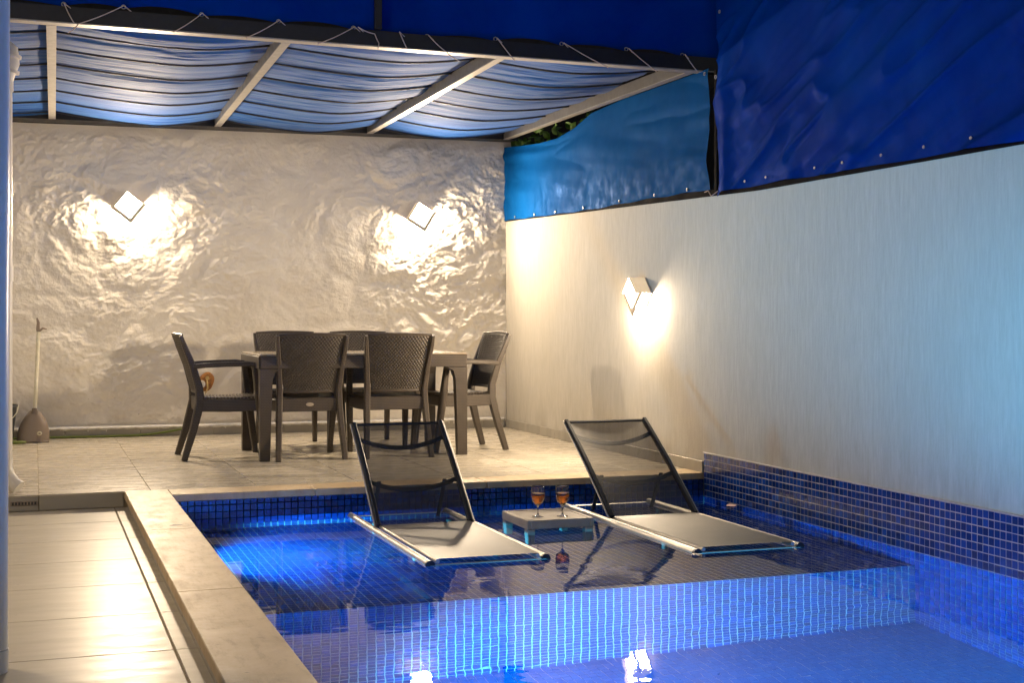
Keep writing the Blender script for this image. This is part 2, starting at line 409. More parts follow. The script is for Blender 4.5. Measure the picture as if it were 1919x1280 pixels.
# coping
cp = empty('pool_coping', (0,0,0)); tag(cp, 'travertine coping edging the pool along the walkway and the terrace', 'coping')
tag(cp, kind='structure'); del cp['category']
MB().box((XO+.018,YF-.2,-.35),(XL,YT,-.0405)).build('kerb_wall', M_riser, cp)
MB().box((XL,YC+.012,-.35),(XR,YT+.02,-.0405)).build('ledge_core', M_riser, cp)
ys = [YT, 6.62, 5.1, 3.62, YF-.2]
for k in range(4):
    MB().box((XO,ys[k+1]+.0012,-.04),(XL,ys[k]-.0012*(k>0),.0015), .003).build('coping_slab', M_coping, cp)
xc = [XL, 1.55, 2.6, 3.5, XR]
for k in range(4):
    MB().box((xc[k]+.0012,YC,-.04),(xc[k+1]-.0012,YT-.002,.0015), .003).build('coping_slab', M_coping, cp)

# pool shell (grout) and mosaic
sh = MB()
def q4(a, b, c, d): sh.add([a,b,c,d], [(0,1,2,3)])
q4((XL,YF,ZD),(XR,YF,ZD),(XR,YS,ZD),(XL,YS,ZD))
q4((XL,YS,ZD),(XR,YS,ZD),(XR,YS,ZS),(XL,YS,ZS))
q4((XL,YS,ZS),(XR,YS,ZS),(XR,YC+.012,ZS),(XL,YC+.012,ZS))
q4((XL,YC+.012,ZS),(XR,YC+.012,ZS),(XR,YC+.012,-.0405),(XL,YC+.012,-.0405))
q4((XL,YF,ZD),(XL,YF,-.0405),(XL,YS,-.0405),(XL,YS,ZD)); q4((XL,YS,ZS),(XL,YS,-.0405),(XL,YC+.012,-.0405),(XL,YC+.012,ZS))
q4((XR,YF,ZD),(XR,YS,ZD),(XR,YS,ZW-.0),(XR,YF,ZW)); q4((XR,YS,ZS),(XR,YC+.012,ZS),(XR,YC+.012,ZW),(XR,YS,ZW))
q4((XL,YF,ZD),(XL,YF,.0),(XR,YF,.0),(XR,YF,ZD))
me = bpy.data.meshes.new('pool_basin'); me.from_pydata(sh.v, [], sh.f); me.materials.append(M_mgrout)
pool = obj_from('pool_basin', me); tag(pool, kind='structure', label='pool basin lined with cobalt blue mosaic, shallow shelf and deep end')
MB().box((XR-.004,YF,ZW),(XR+.05,YC+.002,.13)).build('mosaic_bed', M_mgrout, pool)
TV, TF, tn = [], [], 0
def tiles(o, u, v, n, nu, nv, u0=0, v0=0, th=.0018, gap=.0050):
    """flat mosaic pieces laid on plane o + i*u + j*v, proud along n"""
    global tn
    o, u, v, n = map(np.array, (o, u, v, n)); i, j = np.meshgrid(np.arange(u0, nu), np.arange(v0, nv)); i = i.ravel(); j = j.ravel(); k = len(i)
    jit = rng.normal(0, .0005, (k, 2)); tilt = rng.normal(0, .00012, (k, 2))
    c = o+np.outer((i+.5)*P+jit[:,0], u)+np.outer((j+.5)*P+jit[:,1], v)
    hb, ht = (P-gap)/2, (P-gap-.0008)/2; vs = []
    for h, z in ((hb, 0), (ht, th)):
        for a, b in ((-1,-1),(1,-1),(1,1),(-1,1)):
            zz = z+(tilt[:,0]*a+tilt[:,1]*b if z else 0)*np.ones(k)
            vs.append(c+u*(a*h)+v*(b*h)+np.outer(zz, n))
    V = np.stack(vs, 1).reshape(-1, 3)
    f = np.array([(4,5,6,7),(0,1,5,4),(1,2,6,5),(2,3,7,6),(3,0,4,7)])
    if np.dot(np.cross(u, v), n) < 0: f = f[:, ::-1]
    Fq = (np.arange(k)[:,None,None]*8+f[None]).reshape(-1, 4)
    TV.append(V); TF.append(Fq+tn); tn += len(V)
ztop = .127
r_top = 7; cell = lambda L: int(L/P)
nY = cell(YC+.002-YF)
# 300 largest pieces in view as parts: right wall band nearest the frame edge
me1 = None; cnt = 0
Yn0 = int((YC-6.70)/P); Yn1 = Yn0+42
for j in range(7):
    for i in range(Yn0, Yn1):
        if cnt >= 300: break
        if me1 is None:
            hb, ht = (P-.0050)/2, (P-.0058)/2
            vs = [(0,a*hb,b*hb) for a,b in ((-1,-1),(1,-1),(1,1),(-1,1))]+[(-.0018,a*ht,b*ht) for a,b in ((-1,-1),(1,-1),(1,1),(-1,1))]
            me1 = bpy.data.meshes.new('mosaic_tile'); me1.from_pydata(vs, [], [(7,6,5,4),(4,5,1,0),(5,6,2,1),(6,7,3,2),(7,4,0,3)]); me1.materials.append(M_mosaic)
        o = bpy.data.objects.new('mosaic_tile', me1); COL.objects.link(o); o.parent = pool
        o.location = (XR-.004+random.gauss(0,.0002), YC-(i+.5)*P+random.gauss(0,.0005), ztop-(j+.5)*P+random.gauss(0,.0005)); o.rotation_euler = (0, random.gauss(0,.006), random.gauss(0,.006)); cnt += 1
ox = XR-.004; O = (ox, YC, ztop)
tiles(O, (0,-1,0), (0,0,-1), (-1,0,0), Yn0, 7)
tiles(O, (0,-1,0), (0,0,-1), (-1,0,0), nY, 7, Yn1, 0)
tiles(O, (0,-1,0), (0,0,-1), (-1,0,0), cell(YC-YS), 16, 0, 7)
tiles(O, (0,-1,0), (0,0,-1), (-1,0,0), nY, 45, cell(YC-YS), 7)
XT = XR-.001-cell(XR-XL)*P
tiles((XT,YC+.012,ZS+12*P), (1,0,0), (0,0,-1), (0,-1,0), cell(XR-XL), 12)
tiles((XT,YS,ZS), (1,0,0), (0,0,-1), (0,-1,0), cell(XR-XL), 29)
tiles((XT,YS,ZS), (1,0,0), (0,1,0), (0,0,1), cell(XR-XL), cell(YC+.012-YS))

tiles((XL,YC,-.05), (0,-1,0), (0,0,-1), (1,0,0), nY, 11)
tiles((XL,YS,-.05-11*P), (0,-1,0), (0,0,-1), (1,0,0), cell(YS-YF), 29)
o = obj_from('mosaic_tiles', np_mesh('mosaic_tiles', np.concatenate(TV), np.concatenate(TF), M_mosaic), pool); o['kind'] = 'stuff'
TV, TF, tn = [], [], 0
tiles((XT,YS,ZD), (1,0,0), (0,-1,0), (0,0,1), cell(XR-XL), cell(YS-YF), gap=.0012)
a = N('lit_floor_mosaic'); a.p(Roughness=.2); ge = a.n('ShaderNodeNewGeometry')
M_lit_floor = a.set(a.ramp(ge.outputs['Random Per Island'], [(0,(.001,.085,.30)),(1,(.002,.11,.36))]))  # lighter tile copy: the pool light's glow is put into the colour
o = obj_from('deep_floor_mosaic_tiles', np_mesh('deep_floor_mosaic_tiles', np.concatenate(TV), np.concatenate(TF), M_lit_floor), pool); o['kind'] = 'stuff'
MB().box((XR-.012,YF,.1275),(XR+.02,YC+.004,.134), .001).build('mosaic_edge', M_mgrout, pool)
# silicone corner bead where right wall mosaic meets terrace skirting
# water sheet
nx, ny = 60, 110
gx, gy = np.meshgrid(np.linspace(XL+.0005, XR-.0005, nx+1), np.linspace(YF+.0005, YC+.0115, ny+1))
Vw = np.stack([gx.ravel(), gy.ravel(), np.full(gx.size, ZW)], 1)
water = obj_from('pool_water', np_mesh('pool_water', Vw, grid_faces(nx, ny), M_water, True)); tag(water, kind='structure', label='still clear pool water')
water.cycles.is_caustics_caster = True

# back wall: rough stone under thick whitewash
nx, nz = 600, 330
ux, uz = np.meshgrid(np.linspace(HX, XR+.05, nx+1), np.linspace(-.02, 2.60, nz+1))
wx = ux+.12*fbm(ux*2, uz*2, 3, 11); wz = uz+.10*fbm(ux*2+9, uz*2, 3, 21)
# stones: jittered cells
def cells(x, y, s, seed):
    r = np.random.default_rng(seed); J = r.random((64,64,3)); xi = np.floor(x/s).astype(int); yi = np.floor(y/(s*.7)).astype(int)
    d1 = np.full(x.shape, 9.); d2 = d1.copy(); h = np.zeros(x.shape)
    for a in (-1,0,1):
        for b in (-1,0,1):
            cx, cy_ = (xi+a), (yi+b); j = J[cx & 63, cy_ & 63]
            d = np.hypot(x-(cx+j[...,0])*s, (y-(cy_+j[...,1])*s*.7)*1.2)/s
            n1 = d < d1; d2 = np.where(n1, d1, np.minimum(d2, d)); h = np.where(n1, j[...,2], h); d1 = np.where(n1, d, d1)
    return d1, d2, h
d1, d2, h1 = cells(wx, wz, .46, 3); e1 = np.clip((d2-d1)*2.4, 0, 1); e1 = e1*e1*(3-2*e1)
d1b, d2b, h2 = cells(wx*1.1+4, wz+3, .19, 5); e2 = np.clip((d2b-d1b)*2.2, 0, 1)
broad = np.clip(.5+1.6*fbm(ux*.9, uz*.9, 3, 31), 0, 1)           # where the stone shows through more
broad = .25+.75*broad*np.clip((uz-.15)/.7, .15, 1)
z = broad*(.034*e1*(.4+h1) + .014*e2*h2 + .020*fbm(wx*4, wz*4, 3, 41) + .014*fbm(wx*12+wz*5, wz*18-wx*4, 4, 51, .65))
rid = (1-np.abs(2*fbm(wx*5+wz*4, wz*9-wx*6, 3, 61)))**3
z = z + broad*.006*rid + .022*fbm(ux*.8, uz*.8, 2, 71) + .011*fbm(wx*26, wz*34, 3, 81, .7)*np.clip(broad*1.3,0,1)
edge = np.clip((2.60-uz)/.1, 0, 1)*np.clip((uz+.02)/.14, 0, 1)
flat = np.ones(z.shape)
for lx, lz in ((.75,1.935),(3.25,1.91)): flat = flat*(1-np.exp(-(np.hypot(ux-lx, uz-lz)/.17)**4))
z = z*edge*.66*flat-.02
Vb = np.stack([ux.ravel(), (yb(ux)-z*1.15).ravel(), uz.ravel()], 1)
bw = obj_from('back_wall', np_mesh('back_wall', Vb, grid_faces(nx, nz)[:, ::1], M_stone, True)); tag(bw, 'rough whitewashed stone wall at the far end of the terrace', 'wall')
MB().box((HX,12.02,-.3),(XR+.2,12.2,2.59)).build('wall_core', M_house, bw)
# back skirting
sx = HX; k = 0
while sx < XR-.02:
    w = min(.60, XR-.02-sx)
    b = MB(); ya = yb(sx)+.012; yb_ = yb(sx+w)+.012
    x0, x1 = sx+.002, sx+w-.002
    b.add([(x0,ya-.03,.001),(x1,yb_-.03,.001),(x1,yb_-.03,.075),(x0,ya-.03,.075),(x0,ya+.02,.001),(x1,yb_+.02,.001),(x1,yb_+.02,.077),(x0,ya+.02,.077)],
          [(0,1,2,3),(3,2,6,7),(0,3,7,4),(1,5,6,2),(4,7,6,5)])
    b.build('skirting_tile', M_riser, bw); sx += w
# paint blobs run over the skirting's top edge
b = MB(); r = random.Random(4)
def drip_fn(u, v):
    x = HX+u*(XR-.03-HX); w_ = .012+.008*math.sin(x*23)+.006*math.sin(x*57+1); zz = .067+v*.028
    return (x, yb(x)-.004-.018*math.sin(math.pi*v)-.012*(1-v)+.002*math.sin(x*41), zz-.006*abs(math.sin(x*31))*(1-v))
b.grid(drip_fn, 400, 4); b.build('paint_bead', M_house, bw, smooth=True)
for k in range(26):
    x = r.uniform(HX, XR-.1); l = r.uniform(.008,.035); MB().tube([(x,yb(x)-.0185,.074),(x,yb(x)-.0190,.074-l)], [.003,.0045], 6).build('paint_drip', M_house, bw)

# right wall, slightly bowed face, top slopes up to the far corner
def wtop(y): return 1.765+(.0+max(0,y-7.2))*.0255
ny, nz = 260, 60
gy, gz = np.meshgrid(np.linspace(1.0, 12.0, ny+1), np.linspace(0, 1, nz+1))
tz = np.vectorize(wtop)(gy)-.012*(np.abs(np.sin(gy*2.1))*.3)
z0 = np.where(gy > YC+.003, -.02, .128); Z = z0+gz*(tz-z0)
Xw = XR-.004*fbm(gy*1.5, Z*1.5, 3, 91)-.0015*fbm(gy*14, Z*2, 3, 95)
rw = obj_from('right_wall', np_mesh('right_wall', np.stack([Xw.ravel(), gy.ravel(), Z.ravel()], 1), grid_faces(ny, nz), M_render, True))
tag(rw, 'long brushed pale render wall along the right side of the pool', 'wall')
b = MB(); b.loft([[(XR+.004,y,-.3 if y > YC else .126),(XR+.2,y,-.3 if y > YC else .126),(XR+.2,y,wtop(y)-.004),(XR+.004,y,wtop(y)-.004)] for y in (1,4,7.2,YC,YC+.001,10,12)])
b.build('wall_core', M_house, rw)
yk = YC+.004; n_ = 0
while yk < 11.7:
    l = min(.6, 11.77-yk)
    MB().box((XR-.014,yk+.002,.001),(XR+.003,yk+l-.002,.075), .0015).build('skirting_tile', M_riser, rw); yk += l
# house wall left of the terrace (carries the pipes), outside the frame
MB().box((HX-.25,-1,-.3),(HX,12.0,5.2)).build('house_wall', M_house, label='white rendered house wall behind the white pipes at the left edge', cat='wall')
tag(bpy.data.objects['house_wall'], kind='structure')
# neighbouring masonry seen through the gap above the beam
nb = empty('neighbour_building', (0,17,0)); tag(nb, 'dark brick building glimpsed through the gap under the blue tarpaulin', 'building')
MB().box((-9,0,-.35),(12,4,7)).build('wall', M_dark, nb)  # made wide and dark to block the dusk sky behind the gaps
for (x0,x1,z0,z1,m) in ((.72,1.12,3.9,4.25,M_glow),(1.32,1.60,3.92,4.2,M_glow)):  # glowing patches added to stand in for faintly lit brick
    f = MB().box((x0-.06,-.05,z0-.06),(x1+.06,-.001,z1+.06)).build('brick_patch', M_brick, nb)
    MB().box((x0,-.06,z0),(x1,-.051,z1)).build('glow_patch', m, f)
# ------------------------------------------------------------------ PERGOLA
pg = empty('pergola', (1.7, YC+.03, 2.6)); tag(pg, 'dark metal pergola frame with pale rafters over the dining terrace', 'pergola')
off = Vector(pg.location)
class MBo(MB):
    def build(s, name, m, parent=None, **k):
        if parent is not None:
            o_ = Vector(parent.location); s.v = [(x-o_.x, y-o_.y, z-o_.z) for x, y, z in s.v]
        return MB.build(s, name, m, parent, **k)
zb = lambda x: 2.616-.0087*x
MBo().loft([[(x,7.90,zb(x)+.006),(x,7.96,zb(x)+.006),(x,7.96,zb(x)+.094),(x,7.90,zb(x)+.094)] for x in (HX,1.5,XR+.09)]).build('front_beam', M_alud, pg)
MBo().loft([[(x,7.892,zb(x)-.002),(x,7.975,zb(x)-.002),(x,7.975,zb(x)+.0055),(x,7.892,zb(x)+.0055)] for x in (HX,1.5,XR+.09)]).build('lit_beam_lip', M_alu, pg)  # pale lip puts the lit edge of the beam underside into colour
MBo().box((HX,11.66,2.602),(XR+.05,11.90,2.70)).build('wall_beam', M_alud, pg)
RX = [(.095,.145),(1.392,1.46),(2.712,2.765),(4.00,4.02)]
for k, (xa, xb_) in enumerate(RX):
    wd = .05
    b = MBo(); za = zb(xa)+.003
    b.loft([[(x-wd/2,y,z),(x+wd/2,y,z),(x+wd/2,y,z+.075),(x-wd/2,y,z+.075)] for x,y,z in ((xa,7.962,za),(xb_,11.655,2.606))])
    b.build('rafter', M_alur, pg)
    b = MBo()
    b.loft([[(x-wd/2-.002,y,z-.006),(x+wd/2+.002,y,z-.006),(x+wd/2+.002,y,z-.0005),(x-wd/2-.002,y,z-.0005)] for x,y,z in ((xa,7.976,za),(xb_,11.655,2.606))])
    b.build('rafter_flange', M_alu, pg)
MBo().box((XR-.018,7.70,1.80),(XR+.012,7.735,2.56), .003).build('corner_post', M_gap, pg)
MBo().box((1.90,7.872,2.700),(1.942,7.905,4.2), .003).build('upper_post', M_alud, pg)

# shade canopy: cloth panels hanging between rafters, battens across
cn = empty('shade_canopy', (1.7, 9.8, 2.6)); tag(cn, 'sagging striped blue shade cloth hung in folds under the pergola', 'canopy')
lines = [7.99]+[8.45+.53*k for k in range(7)]
def kink(t, a):   # hanging profile with the low point at a
    s_ = t/a if t < a else (1-t)/(1-a); return 1-(1-s_)**1.55
bx = [lambda y: HX] + [(lambda y, p=p: p[0]+(p[1]-p[0])*(y-7.96)/3.7) for p in RX]
bays = [(0,.6),(1,.62),(2,.60),(3,.52)]
def cloth_z(k, t, y, a):
    f = (y-7.96)/3.7; sag = (.050+.026*f)*kink(t, a) if k else .04*kink(t,.5)
    i = max([q for q in range(len(lines)) if lines[q] <= y+1e-6] or [0])
    y0 = lines[i]; y1 = lines[i+1] if i+1 < len(lines) else 11.66
    p = min(1, max(0, (y-y0)/(y1-y0)))
    fold = -.020*math.sin(math.pi*p)**.8*(.7+.5*math.sin(i*2.1+k))-.016*(p)*(1-p)
    return 2.688-.02*f-sag+fold
for k, a in bays:
    nu, nv = 70, 330; U, V_ = np.meshgrid(np.linspace(0,1,nu+1), np.linspace(7.975,11.655,nv+1))
    X0 = np.vectorize(bx[k])(V_)+.026; X1 = np.vectorize(bx[k+1])(V_)-.026; X = X0+U*(X1-X0)
    Zc = np.vectorize(lambda t, y: cloth_z(k, t, y, a))(U, V_)
    wr = .010*fbm(X*1.3+k*7, V_*11, 4, 101+k, .6)*np.sin(np.pi*np.clip(U,.02,.98))**.3
    Zc = Zc+wr*np.clip(.4+1.6*(fbm(X*.8, V_*1.2, 2, 130+k)+.4), .2, 1.6)
    me = np_mesh('cloth_panel', np.stack([X.ravel()-1.7, V_.ravel()-9.8, Zc.ravel()-2.6], 1), grid_faces(nu, nv), M_cloth, True)
    obj_from('cloth_panel', me, cn)
    for y in lines:
        x0, x1 = bx[k](y)+.027, bx[k+1](y)-.027
        pts = [(x0+(x1-x0)*t-1.7, y-9.8, cloth_z(k, t, y, a)-.012-2.6) for t in np.linspace(0,1,15)]
        MB().tube(pts, .0075, 6).build('batten', M_batten, cn, smooth=True)

# ------------------------------------------------------------------ TARPAULINS
def tarp(name, o_, fn, nu, nv, m, **t):
    U, V_ = np.meshgrid(np.linspace(0,1,nu+1), np.linspace(0,1,nv+1)); X, Y, Z = fn(U, V_)
    e_ = empty(name, o_)
    me = np_mesh('sheet', np.stack([X.ravel()-o_[0], Y.ravel()-o_[1], Z.ravel()-o_[2]], 1), grid_faces(nu, nv), m, True)
    obj_from('sheet', me, e_); tag(e_, **t); return e_
def eyelet(e_, p, n=(0,-1,0), r=.011):
    b = MB(); q = 14; ax = Vector(n).normalized(); u = ax.orthogonal().normalized(); w = ax.cross(u); c = Vector(p)-Vector(e_.location)
    rings = [[c+(u*math.cos(2*math.pi*k/q)+w*math.sin(2*math.pi*k/q))*(r+.0035*math.cos(s_))+ax*(.0035*math.sin(s_)) for s_ in [2*math.pi*j/6 for j in range(6)]] for k in range(q)]
    rings.append(rings[0]); b.loft(rings, True, False); b.build('eyelet', M_eye, e_, smooth=True)
GX = [(-.35,2.73),(.159,2.723),(.476,2.732),(.903,2.721),(1.339,2.713),(1.78,2.706),(2.229,2.687),(2.662,2.70),(3.095,2.699),(3.533,2.694),(3.924,2.682),(4.10,2.66)]
gxs = np.array([g_[0] for g_ in GX]); gzs = np.array([g_[1] for g_ in GX])
def front_fn(U, V_):
    X = -.9+U*(XR+.24+.9); zb_ = np.interp(X, gxs, gzs)-.012
    i = np.clip(np.searchsorted(gxs, X)-1, 0, len(gxs)-2); p = np.clip((X-gxs[i])/(gxs[i+1]-gxs[i]), 0, 1)
    zb_ = zb_+.030*np.sin(np.pi*p)**.7*(.7+.6*((i*37) % 5)/5)
    Z = zb_+V_*(4.3-zb_)
    Y = 7.93+.02*fbm(X*1.2, Z*1.6, 3, 201)+.008*np.sin(np.pi*p)*np.exp(-(Z-zb_)*9)-.03*np.exp(-(Z-zb_)*3)*0
    return X, Y, Z
tp = tarp('upper_tarpaulin', (1.7,7.93,2.7), front_fn, 420, 60, M_tarp, label='deep blue tarpaulin laced above the pergola front beam', cat='tarpaulin')
for x, z in GX[1:-1]: eyelet(tp, (x, 7.922, z))
def side_fn(U, V_):
    Y = 7.672-U*(7.672-1.2); zb_ = 1.786-.0105*(7.67-Y)*.7-.012*np.sin(Y*8)*.25
    zb_ = zb_-.035*np.exp(-(7.672-Y)*22)
    Z = zb_+V_*(4.3-zb_); s_ = 7.672-Y; h = Z-zb_
    d = h*.95-s_*.42; al = s_*.95+h*.42                       # folds fan out up and to the right
    w = .030*fbm(al*.55, d*3.2, 4, 221, .55)*np.exp(-h*.25)
    rid = (1-np.abs(2*fbm(al*.8+3, d*4.5, 2, 231)))**5*.030*np.exp(-h*.4)
    cor = .022*np.exp(-((s_-.10)/.06)**2)*np.clip(1.2-h, 0, 1)
    X = XR-.018-np.abs(w+.004)*1.2-rid-cor+0*Y
    Y = Y+.018*np.sin(Z*9)*np.exp(-s_*20)
    return X, Y, Z
ts = tarp('side_tarpaulin', (XR-.02,5,1.8), side_fn, 420, 170, M_tarp, label='creased deep blue tarpaulin rising above the right wall beside the pool', cat='tarpaulin')
for q_ in (7.58,7.30,7.05,6.80,6.52,6.25,5.90,5.55,5.2,4.9): eyelet(ts, (XR-.04, q_, 1.818), (-1,0,0), .005)
eyelet(ts, (XR-.055, 7.64, 2.50), (-1,0,0)); eyelet(ts, (XR-.05, 7.60, 2.90), (-1,0,0), .009)
MB().tube([(XR-.03,7.66,1.79),(XR-.06,7.69,1.76),(XR-.045,7.76,1.80),(XR-.05,7.80,1.795)], .0035, 6).build('lacing', M_rope, None, label='short pale lacing at the foot of the corner post on the right wall', cat='rope')
ytb = np.array([7.78,8.41,9.20,9.757,10.11,10.486,10.90,11.36,11.86]); ztb = np.array([2.585,2.585,2.59,2.572,2.503,2.469,2.479,2.511,2.555])
ybt = np.array([7.72,8.84,9.78,10.52,11.9]); zbt = np.array([1.812,1.829,1.832,1.848,1.885])
def rear_fn(U, V_):
    Y = 7.80+U*(11.86-7.80); z0 = np.interp(Y, ybt, zbt)+.004*np.sin(Y*11); z1 = np.interp(Y, ytb, ztb)
    z1 = z1 if True else z1
    Z = z0+V_*(z1-z0)
    w = .05*fbm(Y*.5+Z*.3, Z*2.6-Y*.35, 3, 241)+.03*np.exp(-((V_-.88)/.07)**2)*np.clip((U-.45)*3, 0, 1)
    X = XR-.012-np.abs(w)*np.sin(np.pi*np.clip(V_,0,1))**.5-.004
    Y = Y+.012*np.sin(Z*13)*np.exp(-U*40)
    return X, Y, Z
tr = tarp('rear_tarpaulin', (XR-.02,9.8,2.1), rear_fn, 260, 90, M_tarp2, label='lighter blue tarpaulin panel between right wall and pergola rafter', cat='tarpaulin')
for q_ in (8.1,8.6,9.2,9.9,10.5,11.0,11.5): eyelet(tr, (XR-.024, q_, float(np.interp(q_, ybt, zbt))+.02), (-1,0,0), .008)
eyelet(tr, (XR-.03, 7.84, 2.555), (-1,0,0), .009)
# black strip along the wall top, painting the shaded gap under the tarpaulin
MB().loft([[(XR-.014,y,wtop(y)-.010),(XR+.1,y,wtop(y)-.010),(XR+.1,y,wtop(y)+.03),(XR-.014,y,wtop(y)+.028)] for y in (1,4,7.2,9.5,11.9)]).build('gap_shade', M_gap, rw)
# lacing ropes
ROPES = [([(.159,2.723),(.214,2.613)],'leftmost slack rope from eyelet to beam next to the pale pipe elbow'),
 ([(.476,2.732),(.235,2.613),(.18,2.56)],'long slanting rope forming a V at the beam left of the second rafter'),
 ([(.903,2.721),(.742,2.602)],'slanting rope on the beam midway between the first two rafters'),
 ([(1.339,2.713),(1.144,2.596)],'slanting rope just left of the second rafter head'),
 ([(1.78,2.706),(1.559,2.590)],'slanting rope just right of the second rafter head'),
 ([(1.80,2.706),(1.90,2.672),(1.925,2.62),(1.918,2.586)],'bent rope ending at the foot of the upper post'),
 ([(2.05,2.695),(2.10,2.591)],'short steep rope right of the upper post'),
 ([(2.229,2.687),(2.33,2.60),(2.42,2.545)],'knotted rope with loose tail between upper post and third rafter'),
 ([(2.662,2.70),(2.775,2.569)],'rope tied over the head of the third rafter'),
 ([(3.095,2.699),(3.395,2.564)],'long slanting rope right of the third rafter'),
 ([(3.533,2.694),(3.725,2.560)],'slanting rope second from the right end of the beam'),
 ([(3.924,2.682),(4.02,2.568)],'rope at the right end of the beam beside the corner')]
for pts, lab in ROPES:
    P3 = []
    for i in range(len(pts)-1):
        (x0,z0),(x1,z1) = pts[i], pts[i+1]
        for t in np.linspace(0,1,6)[(1 if i else 0):]: P3.append((x0+(x1-x0)*t, 7.886-.006*math.sin(math.pi*t), z0+(z1-z0)*t-.008*math.sin(math.pi*t)))
    c0 = Vector(P3[0]); b = MB().tube([Vector(p)-c0 for p in P3], .0032, 6)
    x0 = pts[0][0]; b.tube([Vector(P3[0])-c0, Vector((.045,.02,-.03))], .0028, 6)
    b.build('lacing_rope', M_rope, None, smooth=True, loc=c0, label=lab, cat='rope', group='ropes lacing the tarpaulin to the front beam')

# ------------------------------------------------------------------ SCONCES
def sconce(loc, rz, tilt, label, mats=None):
    mf, ms, mw = mats or (M_lamp, M_lamps, M_lampd)
    """local -Y points away from the wall"""
    e_ = empty('wall_sconce', loc, rz); tag(e_, label, 'wall lamp', 'diamond wall lamps')
    def rot(p): x, y, z = p; c, s_ = math.cos(tilt), math.sin(tilt); return (x*c-z*s_, y, x*s_+z*c)
    def poly(pts, fs, n, m):
        b = MB(); b.add([rot(p) for p in pts], fs); return b.build(n, m, e_)
    h = .106; d = .105; hp = .140
    def prism(h0, y0, y1):
        return [(0,y0,h0),(h0,y0,0),(0,y0,-h0),(-h0,y0,0),(0,y1,h0),(h0,y1,0),(0,y1,-h0),(-h0,y1,0)]
    F6 = [(0,3,2,1),(4,5,6,7),(0,1,5,4),(1,2,6,5),(2,3,7,6),(3,0,4,7)]
    poly(prism(h+.006, .012, -.012), F6, 'back_plate', M_cap)
    pr = prism(h, -.0125, -d)
    poly(pr, [F6[1]], 'front_diffuser', mf); poly(pr, [F6[3], F6[4]], 'side_diffuser', ms)
    for s_ in (-1,1):          # front bezel along the two lower edges
        o_ = h+.050; q = [(0,-h-.0004),(s_*(h+.0004),0),(s_*o_,0),(0,-o_)]
        pts = [(x,-d+.004,z) for x,z in q]+[(x,-d-.004,z) for x,z in q]
        poly(pts, [(0,1,2,3),(7,6,5,4),(0,4,5,1),(1,5,6,2),(2,6,7,3),(3,7,4,0)], 'bezel', M_cap)
    for s_ in (-1,1):          # opaque cap: two upper sides; front overhang added to keep light off the canopy
        for (t0, y0, y1, h0) in ((.005, -.0125, -d-.028, h),):
            a0 = (0,h0+t0*1.4); a1 = (s_*(h0+t0*1.4),0); b0 = (0,h0+.0004); b1 = (s_*(h0+.0004),0)
            pts = [(x,y0,z) for x,z in (a0,a1,b1,b0)]+[(x,y1,z) for x,z in (a0,a1,b1,b0)]
            poly(pts, [(0,1,2,3),(7,6,5,4),(0,4,5,1),(1,5,6,2),(2,6,7,3),(3,7,4,0)], 'cap_plate', M_capg)
    return e_
sconce((.75, yb(.75)+.0228, 1.935), 0, math.radians(7), 'left diamond wall lamp glowing on the rough white stone wall')
sconce((3.25, yb(3.25)+.0228, 1.91), 0, math.radians(14), 'right diamond wall lamp on the rough stone wall above the dining set')
sconce((XR-.004, 8.78, 1.168), math.radians(-90), math.radians(0), 'diamond wall lamp on the smooth right wall behind the second lounger')

sconce((HX+.002, 5.4, 1.95), math.radians(90), 0, 'unseen diamond wall lamp added on the house wall beside the walkway',  # unseen lamp added to account for the warm light on walkway and coping
       (lampmat('dim_front_diffuser', 560), lampmat('dim_side_diffuser', 200), lampmat('dim_wall_wash', 300)))

# underwater lamps on the pool's left wall
for (y, z, e_w, lab) in ((3.8,-1.0,POOL_E[0],'round underwater pool light in the deep end side wall'),(6.9,-.33,POOL_E[1],'small underwater light over the shallow shelf')):
    e_ = empty('pool_light', (XL+.004, y, z)); tag(e_, lab, 'pool light')
    b = MB(); rings = [[(x, math.cos(2*math.pi*k/24)*r, math.sin(2*math.pi*k/24)*r) for k in range(24)] for x, r in ((0,.09),(.02,.09),(.024,.075),(.016,.07))]
    b.loft(rings, True, False); b.build('bezel', M_silver, e_, smooth=True)
    ld = bpy.data.lights.new('pool_lamp', 'SPOT'); ld.energy = e_w; ld.color = (.05,.56,1.0); ld.shadow_soft_size = .05
    ld.spot_size = math.radians(152); ld.spot_blend = .5
    lo = bpy.data.objects.new('bulb', ld); COL.objects.link(lo); lo.parent = e_; lo.location = (.06,0,0)
    lo.rotation_euler = (0, math.radians(-74 if e_w > 1000 else -88), 0)
    try: ld.cycles.is_caustics_light = True
    except Exception: pass
rw.cycles.is_caustics_receiver = True; ts.children[0].cycles.is_caustics_receiver = True

# ------------------------------------------------------------------ PIPES at the left edge
pp = empty('white_downpipe', (-.132, 4.5, -.09)); tag(pp, 'large bluish white downpipe close to the camera at the left edge', 'pipe')
MB().tube([(.010,0,3.2),(0,0,0.07)], .0585, 28).build('pipe', M_pvcb, pp, smooth=True)
MB().tube([(0,0,.0685),(-.001,0,0)], .0615, 28).build('collar', M_pvcb, pp, smooth=True)
dp = empty('rain_downpipe', (-.152, 8.36, 0)); tag(dp, 'thin cream downpipe with elbow at top and spout over the terrace edge', 'pipe')
MB().tube([(.0,0,2.34),(0,0,.16)], .040, 20).build('pipe', M_pvc, dp, smooth=True)
MB().tube([(0,0,.20),(0,0,.13),(.015,-.01,.085),(.045,-.03,.045),(.075,-.045,.022)], [.043,.044,.044,.044,.045], 20).build('spout', M_pvc, dp, smooth=True)
for z in (2.34, 1.25): MB().tube([(0,0,z+.045),(0,0,z-.045)], .0455, 20).build('socket', M_pvc, dp, smooth=True)
